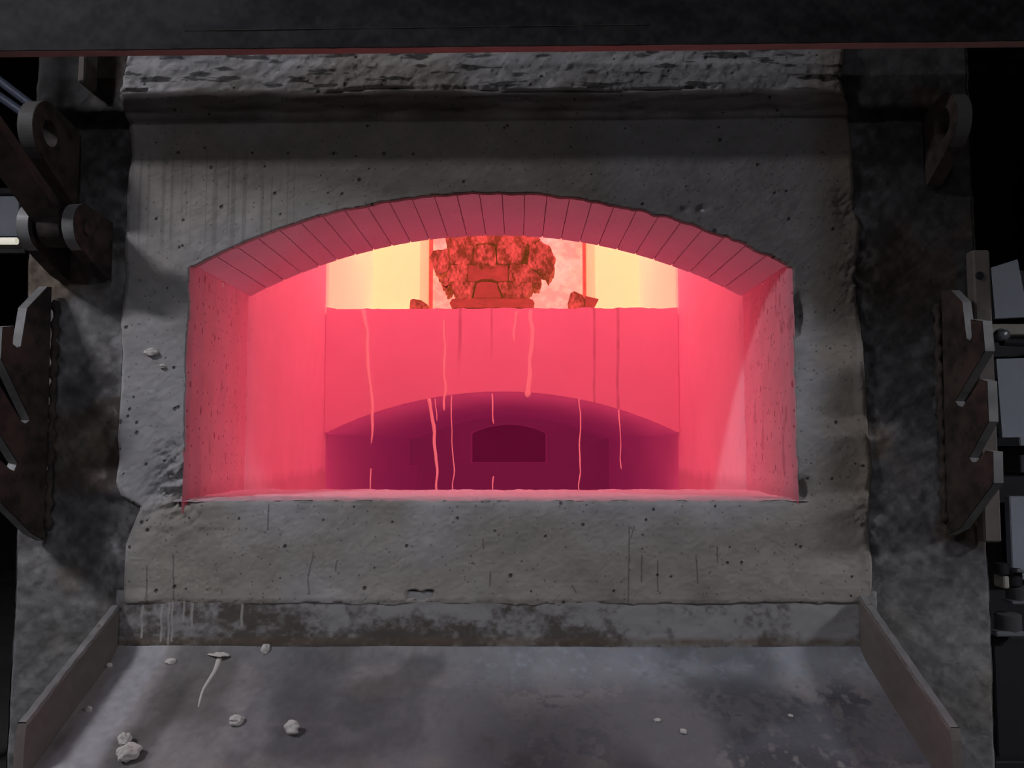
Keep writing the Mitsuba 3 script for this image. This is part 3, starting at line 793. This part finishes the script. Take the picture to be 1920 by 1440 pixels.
# ------------------------------------------------------------------ raised door
DY0, DY1 = 1.735, 1.765
dl, drr = P(0, 108, DY1), P(1920, 89, DY1)
ang = math.atan2(drr[2] - dl[2], drr[0] - dl[0])
zc = P(960, 100, DY1)[2] + .003
dk = 'lifting_beam'


def tilt(m):
    m.apply_transform(trimesh.transformations.rotation_matrix(-ang, [0, 1, 0], [0, DY1, zc]))
    return m


xa_, xb_ = -1.7, 1.7
tb = [zc + (x - 0) * math.tan(ang) for x in (xa_, xb_)]
ZBT = Z + .966
obj('crossbeam', rough(prism(Polygon([(xa_, tb[0]), (xb_, tb[1]), (xb_, ZBT), (xa_, ZBT)]), DY0, DY1), .03, .002, 20, 4), 'm_door', dk, smooth=35, label='dark sooty crossbeam')
obj('weld_line', tilt(cyl((-.72, DY0 - .0005, zc + .040), (.28, DY0 - .0005, zc + .043), .0012, 8)), 'm_rust', dk, label='thin weld line along the beam')
obj('lower_flange', tilt(rbox(-1.7, 1.7, DY0 + .003, DY1 - .001, zc - .0015, zc + .004, .001)), 'm_red_glow', dk, label='lower flange coloured pale red for the furnace glow on it')
hb_ = rough(rbox(1.24, 1.95, 1.30, 1.62, Z + .66, Z + 1.30, .02), .05, .003, 12, 2)  # out-of-view box added to keep the right lamp off the upper right
obj('lamp_block', hb_, 'm_door', dk, label='dark box added at the right end of the beam to block the right lamp')
obj('lamp_block_strap', rbox(1.50, 1.58, 1.61, DY0 + .01, Z + .82, Z + 1.2, .004), 'm_door', dk)  # strap added to carry the lamp-blocking box
for x in (-1.30, 1.25):
    obj('hanger', rbox(x - .03, x + .03, DY0 + .004, DY1 - .004, zc + .08, 5.0), 'm_door', dk)
tag(dk, 'dark steel beam hanging across the top in front of the furnace, its lower edge lit red', 'beam')

# ------------------------------------------------------------------ notched hook racks on both frames
def rack(sgn, label):
    k = numbered('hook_rack')
    if sgn < 0:
        x = P(95, 700, D0)[0]
        px = lambda u, v: P(u, v, 1.0)
    else:
        x = P(1766, 700, D0)[0]
        px = lambda u, v: P(u, v, 1.0)

    def yz(u, v):
        d = P(u, v, 1.0) - CAM
        s = x / d[0]
        return (s * d[1], Z + s * d[2])
    if sgn < 0:
        pts = [(96, 540), (88, 540), (51, 580), (40, 648), (50, 652), (36, 640), (26, 612), (6, 614), (2, 672), (50, 760), (58, 790), (44, 792), (2, 728), (-8, 730), (-8, 802), (22, 850), (36, 872), (26, 882), (0, 858), (-8, 858), (-10, 930), (60, 1010), (96, 1010)]
        pts = [(97, 538), (90, 538), (52, 578), (40, 650), (33, 653), (24, 645), (26, 612), (6, 614), (3, 672), (58, 788), (48, 795), (40, 790), (2, 726), (-6, 728), (-8, 800), (34, 868), (27, 884), (18, 880), (-6, 856), (-12, 858), (-14, 925), (60, 1000), (97, 1010)]
    else:
        pts = [(1765, 545), (1782, 545), (1803, 567), (1811, 635), (1818, 640), (1822, 632), (1820, 600), (1841, 603), (1846, 658), (1790, 752), (1796, 762), (1804, 764), (1838, 712), (1850, 716), (1853, 790), (1816, 858), (1822, 868), (1829, 868), (1848, 846), (1861, 848), (1862, 905), (1800, 990), (1765, 1000)]
    prof = [yz(*p) for p in pts]
    prof = [(min(y, D0 + .004), z) for y, z in prof]
    poly = Polygon(prof).buffer(0)
    a, b = (x - .022, x) if sgn < 0 else (x, x + .022)
    core = prism_x(poly, a, b)
    obj('plate', core, 'm_rust', k, smooth=False)
    # bright worn cut edge: a thin band over the notched outline
    ring = np.array(poly.exterior.coords)
    V, Fq = [], []
    ctr = poly.exterior
    off = poly.buffer(.0012, join_style=2).exterior
    cs = np.array(off.coords)
    keep = [(cs[i], cs[i + 1]) for i in range(len(cs) - 1) if min(cs[i][0], cs[i + 1][0]) < D0 - .02]
    for p0, p1 in keep:
        i = len(V)
        V += [[a + .001, *p0], [b - .001, *p0], [b - .001, *p1], [a + .001, *p1]]
        Fq.append([i, i + 1, i + 2, i + 3])
    Fq = np.array(Fq)
    obj('cut_edge', trimesh.Trimesh(V, np.vstack([Fq[:, [0, 1, 2]], Fq[:, [0, 2, 3]]]), process=False), 'm_edge', k, smooth=False, label='bare cut edge of the notches')
    n = 40
    zz = np.linspace(min(p[1] for p in prof) + .03, max(p[1] for p in prof) - .03, n)
    s = x - .004 if sgn > 0 else x + .004
    obj('weld_bead', tube(np.column_stack([s + .003 * np.sin(np.arange(n) * 2.1), np.full(n, D0 + .004), zz]), .008 + .003 * np.sin(np.arange(n) * 1.7)), 'm_rust', k, smooth=True)
    tag(k, label, 'hook rack')


rack(-1, 'notched steel hook rack on the frame left of the mouth')
rack(1, 'notched steel hook rack on the frame right of the mouth')


# ------------------------------------------------------------------ lifting lugs
def lug(x, pts_c, rad, hole, base, t, label, name='lifting_lug', catg='lug'):
    k = numbered(name)
    cy, cz = pts_c
    body = Point(cy, cz).buffer(rad, quad_segs=16)
    poly = shapely.convex_hull(shapely.union_all([body, LineString(base).buffer(.001)]))
    if hole:
        poly = poly.difference(Point(cy, cz).buffer(hole, quad_segs=12))
    m = prism_x(poly, x - t / 2, x + t / 2)
    obj('eye_plate', m, 'm_rust', k, smooth=30)
    rim = cat(*[cyl((x - t / 2 - .0008, cy, cz), (x + t / 2 + .0008, cy, cz), .001, 6)]) if not hole else None
    off = Point(cy, cz).buffer(rad + .001, quad_segs=16)
    cs = [c for c in np.array(off.exterior.coords) if c[0] < cy + .35 * rad]
    cs = sorted(cs, key=lambda c: math.atan2(c[1] - cz, -(c[0] - cy)))
    V, Fq = [], []
    for p0, p1 in zip(cs[:-1], cs[1:]):
        if math.dist(p0, p1) > rad * .4:
            continue
        i = len(V)
        V += [[x - t / 2 + .001, *p0], [x + t / 2 - .001, *p0], [x + t / 2 - .001, *p1], [x - t / 2 + .001, *p1]]
        Fq.append([i, i + 1, i + 2, i + 3])
    Fq = np.array(Fq)
    obj('worn_rim', trimesh.Trimesh(V, np.vstack([Fq[:, [0, 1, 2]], Fq[:, [0, 2, 3]]]), process=False), 'm_rim', k, smooth=False, label='paler rounded rim')
    tag(k, label, catg)
    return k


def on_plane(x, u, v):
    d = P(u, v, 1.0) - CAM
    s = x / d[0]
    return s * d[1], Z + s * d[2]


xl = P(150, 250, D0)[0] - .02
c1 = on_plane(xl, 80, 250)
lug(xl, c1, .068, .030, [(D0 + .004, c1[1] + .05), (D0 + .004, c1[1] - .14)], .035, 'round eyed lifting lug on the upper left of the furnace frame')
xr = P(1732, 230, D0)[0] + .02
c2 = on_plane(xr, 1780, 232)
lug(xr, c2, .066, .036, [(D0 + .004, c2[1] + .05), (D0 + .004, c2[1] - .12)], .035, 'round eyed lifting lug in the dark upper right of the furnace frame')

# clevis with two cheeks, and the lever arm pinned between them
kv = 'clevis_bracket'
xa, xb = P(196, 430, D0)[0], P(118, 430, D0)[0]
ca = on_plane(xa, 150, 428)
for x in (xa, xb):
    poly = shapely.convex_hull(shapely.union_all([Point(ca[0], ca[1]).buffer(.052, quad_segs=16), Polygon([(D0 + .012, ca[1] + .045), (D0 + .012, ca[1] - .095), (D0 - .02, ca[1] - .09)])]))
    pk = obj('cheek', prism_x(poly, x - .014, x + .014), 'm_rust', kv, smooth=30)
    cs = np.array(Point(ca[0], ca[1]).buffer(.0532, quad_segs=16).exterior.coords)
    V, Fq = [], []
    for p0, p1 in zip(cs[:-1], cs[1:]):
        if max(p0[0], p1[0]) < ca[0] + .015:
            i = len(V)
            V += [[x - .013, *p0], [x + .013, *p0], [x + .013, *p1], [x - .013, *p1]]
            Fq.append([i, i + 1, i + 2, i + 3])
    Fq = np.array(Fq)
    obj('worn_rim', trimesh.Trimesh(V, np.vstack([Fq[:, [0, 1, 2]], Fq[:, [0, 2, 3]]]), process=False), 'm_edge', pk, smooth=False, label='paler rounded rim')
obj('pin', cyl((xb - .03, *ca), (xa + .022, *ca), .018, 20), 'm_rust', kv)
tag(kv, 'rusty clevis bracket with two rounded cheeks left of the mouth, holding the lever arm', 'bracket')
la = 'lever_arm'
xm = (xa + xb) / 2
pe = P(-60, 190, 1.62)
d = np.array([xm, *ca]) - pe
d /= np.linalg.norm(d)
side = np.cross(d, [0, 1, 0])
side /= np.linalg.norm(side)
nn = np.cross(side, d)
h, wd = .030, .020
p0, p1 = np.array([xm, *ca]) + d * .02, pe
V = [p + side * h * s1 + nn * wd * s2 for p in (p0, p1) for s1, s2 in ((-1, -1), (1, -1), (1, 1), (-1, 1))]
obj('bar', rough(trimesh.convex.convex_hull(np.array(V)), .03, .002, 25, 6), 'm_rust', la, smooth=35)
obj('hub', cyl(np.array([xm - .028, *ca]), np.array([xm + .028, *ca]), .043, 28), 'm_rust', la)
tag(la, 'rusty flat lever arm slanting up to the left from the clevis bracket', 'lever')

# vertical guide bars on the frame edges
k = 'guide_bar'
q0, q1 = P(1838, 480, D0 - .03), P(1884, 1010, D0 - .03)
x0 = P(1832, 720, D0 - .03)[0]
obj('angle_bar', cat(rbox(x0, x0 + .040, D0 - .035, D0 - .001, P(0, 1012, D0)[2], P(0, 478, D0)[2])), 'm_rail', k)
obj('hole_disc', cyl((x0 + .012, D0 - .040, P(0, 525, D0)[2]), (x0 + .012, D0 - .034, P(0, 525, D0)[2]), .009, 12), 'm_black', k)  # black disc painted in for the dark hole in the bar
tag(k, 'brown vertical steel bar on the right edge of the furnace frame', 'bar')
x0 = P(160, 140, D0 - .02)[0]
k = obj('door_guide', rbox(x0 - .008, x0 + .010, D0 - .04, D0 + .02, P(0, 168, D0)[2], Z + 1.4), 'm_rail')
tag(k, 'short vertical guide strip under the dark beam at upper left', 'bar')

# ------------------------------------------------------------------ crumbs
def on_chute(px, py):
    d = P(px, py, 1.0) - CAM
    # z = Z + s*dz ; y = s*dy ; z = ZCB - SLOPE*(D0 - y)
    s = (ZCB - SLOPE * D0 - Z) / (d[2] - SLOPE * d[1])
    return CAM + d * s


for (px, py, w, hh, lab, sd) in ((443, 1358, 28, 20, 'pale crumb of refractory on the left of the chute, beside a browner one', 3), (548, 1378, 26, 27, 'brownish angular crumb near the middle left of the chute', 5), (240, 1425, 42, 32, 'largest pale lump at the lower left of the chute', 8),
                                (234, 1398, 26, 26, 'knobbly lump touching the largest pale lump on the chute', 9), (205, 1250, 13, 9, 'small crumb beside the left rail near the furnace', 11), (167, 1334, 12, 13, 'small crumb beside the left rail, midway down the chute', 12),
                                (498, 1226, 18, 20, 'white splash of dross at the back edge of the chute', 13), (1482, 1343, 9, 7, 'tiny pale chip on the dark patch right of the chute', 14), (1233, 1352, 14, 7, 'thin pale flake right of the middle of the chute', 15),
                                (1281, 1373, 15, 8, 'flat flake beside the thin flake on the chute', 16), (320, 1243, 18, 11, 'dross crumb near the back left of the chute', 17)):
    c = on_chute(px, py)
    s = c[1] / F
    k = obj('crumb', lump(c - [0, 0, .003], (w * s, w * s * .8, hh * s * .95), sd), 'm_lump', smooth=25)
    tag(k, lab, 'crumb')
c = on_chute(412, 1228)
run = np.array([on_chute(412 - 42 * t + 3 * math.sin(7 * t), 1232 + 92 * t) for t in np.linspace(0, 1, 24)])
rr = .0062 * (1.15 - .9 * np.linspace(0, 1, 24)) * (.8 + .4 * meshkit.noise(run * 60, 3))
k = obj('dross_splash', cat(rough(lump(c - [0, 0, .003], (.06, .045, .009), 31), .006, .004, 60, 3), tube(run - [0, 0, .0015], rr)), 'm_lump', smooth=True)
tag(k, 'white dross splash with a run down the left of the chute', 'dross')
for (px, py, w, hh, lab, sd) in ((283, 661, 25, 15, 'pale clump stuck to the concrete left of the mouth', 41), (304, 687, 9, 9, 'small pale blob under the stuck clump', 42)):
    c = P(px, py, D0 - .004)
    k = obj('stuck_clump', lump(c - [0, 0, hh * .0006], (w * .00125, .016, hh * .00125), sd), 'm_lump', smooth=25)
    tag(k, lab, 'dross')

# ------------------------------------------------------------------ beyond the furnace, right
YR = 3.4


def sheet(name, px, Y, thick, m, label, catg, parent=None):
    pts = [P(u, v, Y) for u, v in px]
    k = obj(name, prism(Polygon([(p[0], p[2]) for p in pts]), Y, Y + thick), m, parent, smooth=False)
    if parent is None:
        tag(k, label, catg)
    return k


kb = 'control_cabinet'
xw = P(1866, 700, YR)[0]
obj('upper_panel', prism(Polygon([(P(u, v, YR)[0], P(u, v, YR)[2]) for u, v in ((1858, 502), (1908, 486), (1925, 575), (2010, 570), (2010, 590), (1866, 597))]), YR, YR + .03), 'm_pale', kb, smooth=False, label='slanting pale panel')
obj('rail', rbox(xw - .04, xw + .5, YR + .02, YR + .10, P(0, 628, YR)[2], P(0, 608, YR)[2]), 'm_cream', kb, label='cream cross rail')
obj('lower_panel', prism(Polygon([(P(u, v, YR)[0], P(u, v, YR)[2]) for u, v in ((1868, 673), (2010, 668), (2010, 822), (1880, 826))]), YR, YR + .03), 'm_pale', kb, smooth=False, label='pale lower panel')
obj('shelf', rbox(xw - .02, xw + .5, YR - .18, YR + .04, P(0, 836, YR - .18)[2], P(0, 820, YR - .18)[2]), 'm_pale', kb)
obj('base_panel', rbox(P(1893, 940, YR)[0], xw + .5, YR, YR + .04, P(0, 1085, YR)[2], P(0, 930, YR)[2]), 'm_pale', kb)
obj('gearbox', rbox(P(1889, 940, YR)[0], P(1916, 940, YR)[0], YR - .10, YR + .03, P(0, 884, YR)[2], P(0, 852, YR)[2]), 'm_grey', kb)
obj('post', rbox(xw + .44, xw + .50, YR + .03, YR + .10, 0, P(0, 480, YR)[2]), 'm_grey', kb)
obj('back_board', rbox(xw - .12, xw + .55, YR + .10, YR + .14, .0, P(0, 500, YR)[2]), 'm_black', kb)
tag(kb, 'pale panelled control cabinet behind the right edge of the furnace', 'cabinet')
k = 'pipe_joint'
c = P(1878, 640, YR - .1)
obj('elbow', lump(c, (.06, .06, .05), 51, 3, .1), 'm_steel', k)
obj('stub', cyl(c + [0, 0, .0], c + [.3, .05, -.01], .018, 16), 'm_black', k)
obj('wall_flange', cyl(c + [.28, .02, -.01], c + [.30, .075, -.01], .03, 16), 'm_black', k)
tag(k, 'grey pipe joint between the two pale cabinet panels', 'pipe')
k = 'valve_block'
YV = 2.75
for (u0, v0, u1, v1, m, nm, dy) in ((1866, 1056, 1890, 1076, 'm_black', 'cap', 0), (1876, 1078, 1886, 1102, 'm_cream', 'stem', .01), (1886, 1066, 1914, 1098, 'm_black', 'body', .02), (1889, 1099, 1930, 1126, 'm_grey', 'flange', .03), (1891, 1126, 1925, 1132, 'm_steel', 'collar', .0),
                                    (1868, 1150, 1912, 1184, 'm_grey', 'manifold', .02), (1862, 1182, 1917, 1192, 'm_steel', 'base_flange', .0), (1866, 1192, 1940, 1440, 'm_black', 'stand', .06)):
    a_, b_ = P(u0, v1, YV + dy), P(u1, v0, YV + dy)
    if nm in ('body', 'cap', 'flange', 'manifold'):
        mm = cyl(((a_[0] + b_[0]) / 2, YV + dy, a_[2]), ((a_[0] + b_[0]) / 2, YV + dy, b_[2]), (b_[0] - a_[0]) / 2, 20)
    else:
        mm = rbox(a_[0], b_[0], YV + dy - .02, YV + dy + .04, a_[2], b_[2])
    obj(nm, mm, m, k)
a_ = P(1900, 1440, YV)
obj('foot', rbox(a_[0] - .06, a_[0] + .08, YV, YV + .12, 0, a_[2] + .02), 'm_black', k)
c = P(1917, 1072, YV - .03)
obj('handle', cyl(c + [-.02, 0, .004], c + [.10, .03, -.012], .006, 10), 'm_steel', k, label='bright metal handle')
tag(k, 'dark valve assembly with flanges at the lower right edge', 'valve')

# beyond the furnace, left
YL = 3.6
k = 'wall_light'
c0, c1 = P(-60, 452, YL), P(32, 452, YL)
obj('tube', cyl(c0, c1, .016, 16), 'm_lamp', k, glow=(.55, .52, .42), label='lit cream tube')
obj('backing', rbox(c0[0], c1[0] + .02, YL + .03, YL + .06, c0[2] - .05, c0[2] + .03), 'm_black', k)
obj('mount', rbox(c0[0] + .02, c0[0] + .06, YL + .0, YL + .04, c0[2] - .01, c0[2] + .01), 'm_black', k)
tag(k, 'lit cream tube lamp behind the left edge of the furnace', 'lamp')
a_, b_ = P(-90, 445, YL + .1), P(36, 366, YL + .1)
k = numbered('window_panel')
obj('sheet', rbox(a_[0], b_[0], YL + .1, YL + .13, a_[2], b_[2]), 'm_pale', k)  # plain sheet in place of a frosted window pane
obj('frame_bar', rbox(a_[0], b_[0] + .02, YL + .08, YL + .14, b_[2], b_[2] + .03), 'm_black', k)
obj('leg', rbox(a_[0] + .03, a_[0] + .09, YL + .13, YL + .19, 0, b_[2]), 'm_black', k)
tag(k, 'blue-grey sheet standing in for a frosted window above the lit tube at the left edge', 'panel')
for (v0, v1, lab) in ((178, 215, 'lower of two blue-black slanting pipes at the upper left edge'), (140, 190, 'upper of two blue-black slanting pipes at the upper left edge')):
    q0, q1 = P(-120, v0 - 80, 3.0), P(60, v1 + 8, 3.0)
    k = obj('slanting_pipe', cyl(q0, q1 + (q1 - q0) * .2, .016, 16), 'm_bluepipe')
    tag(k, lab, 'pipe')
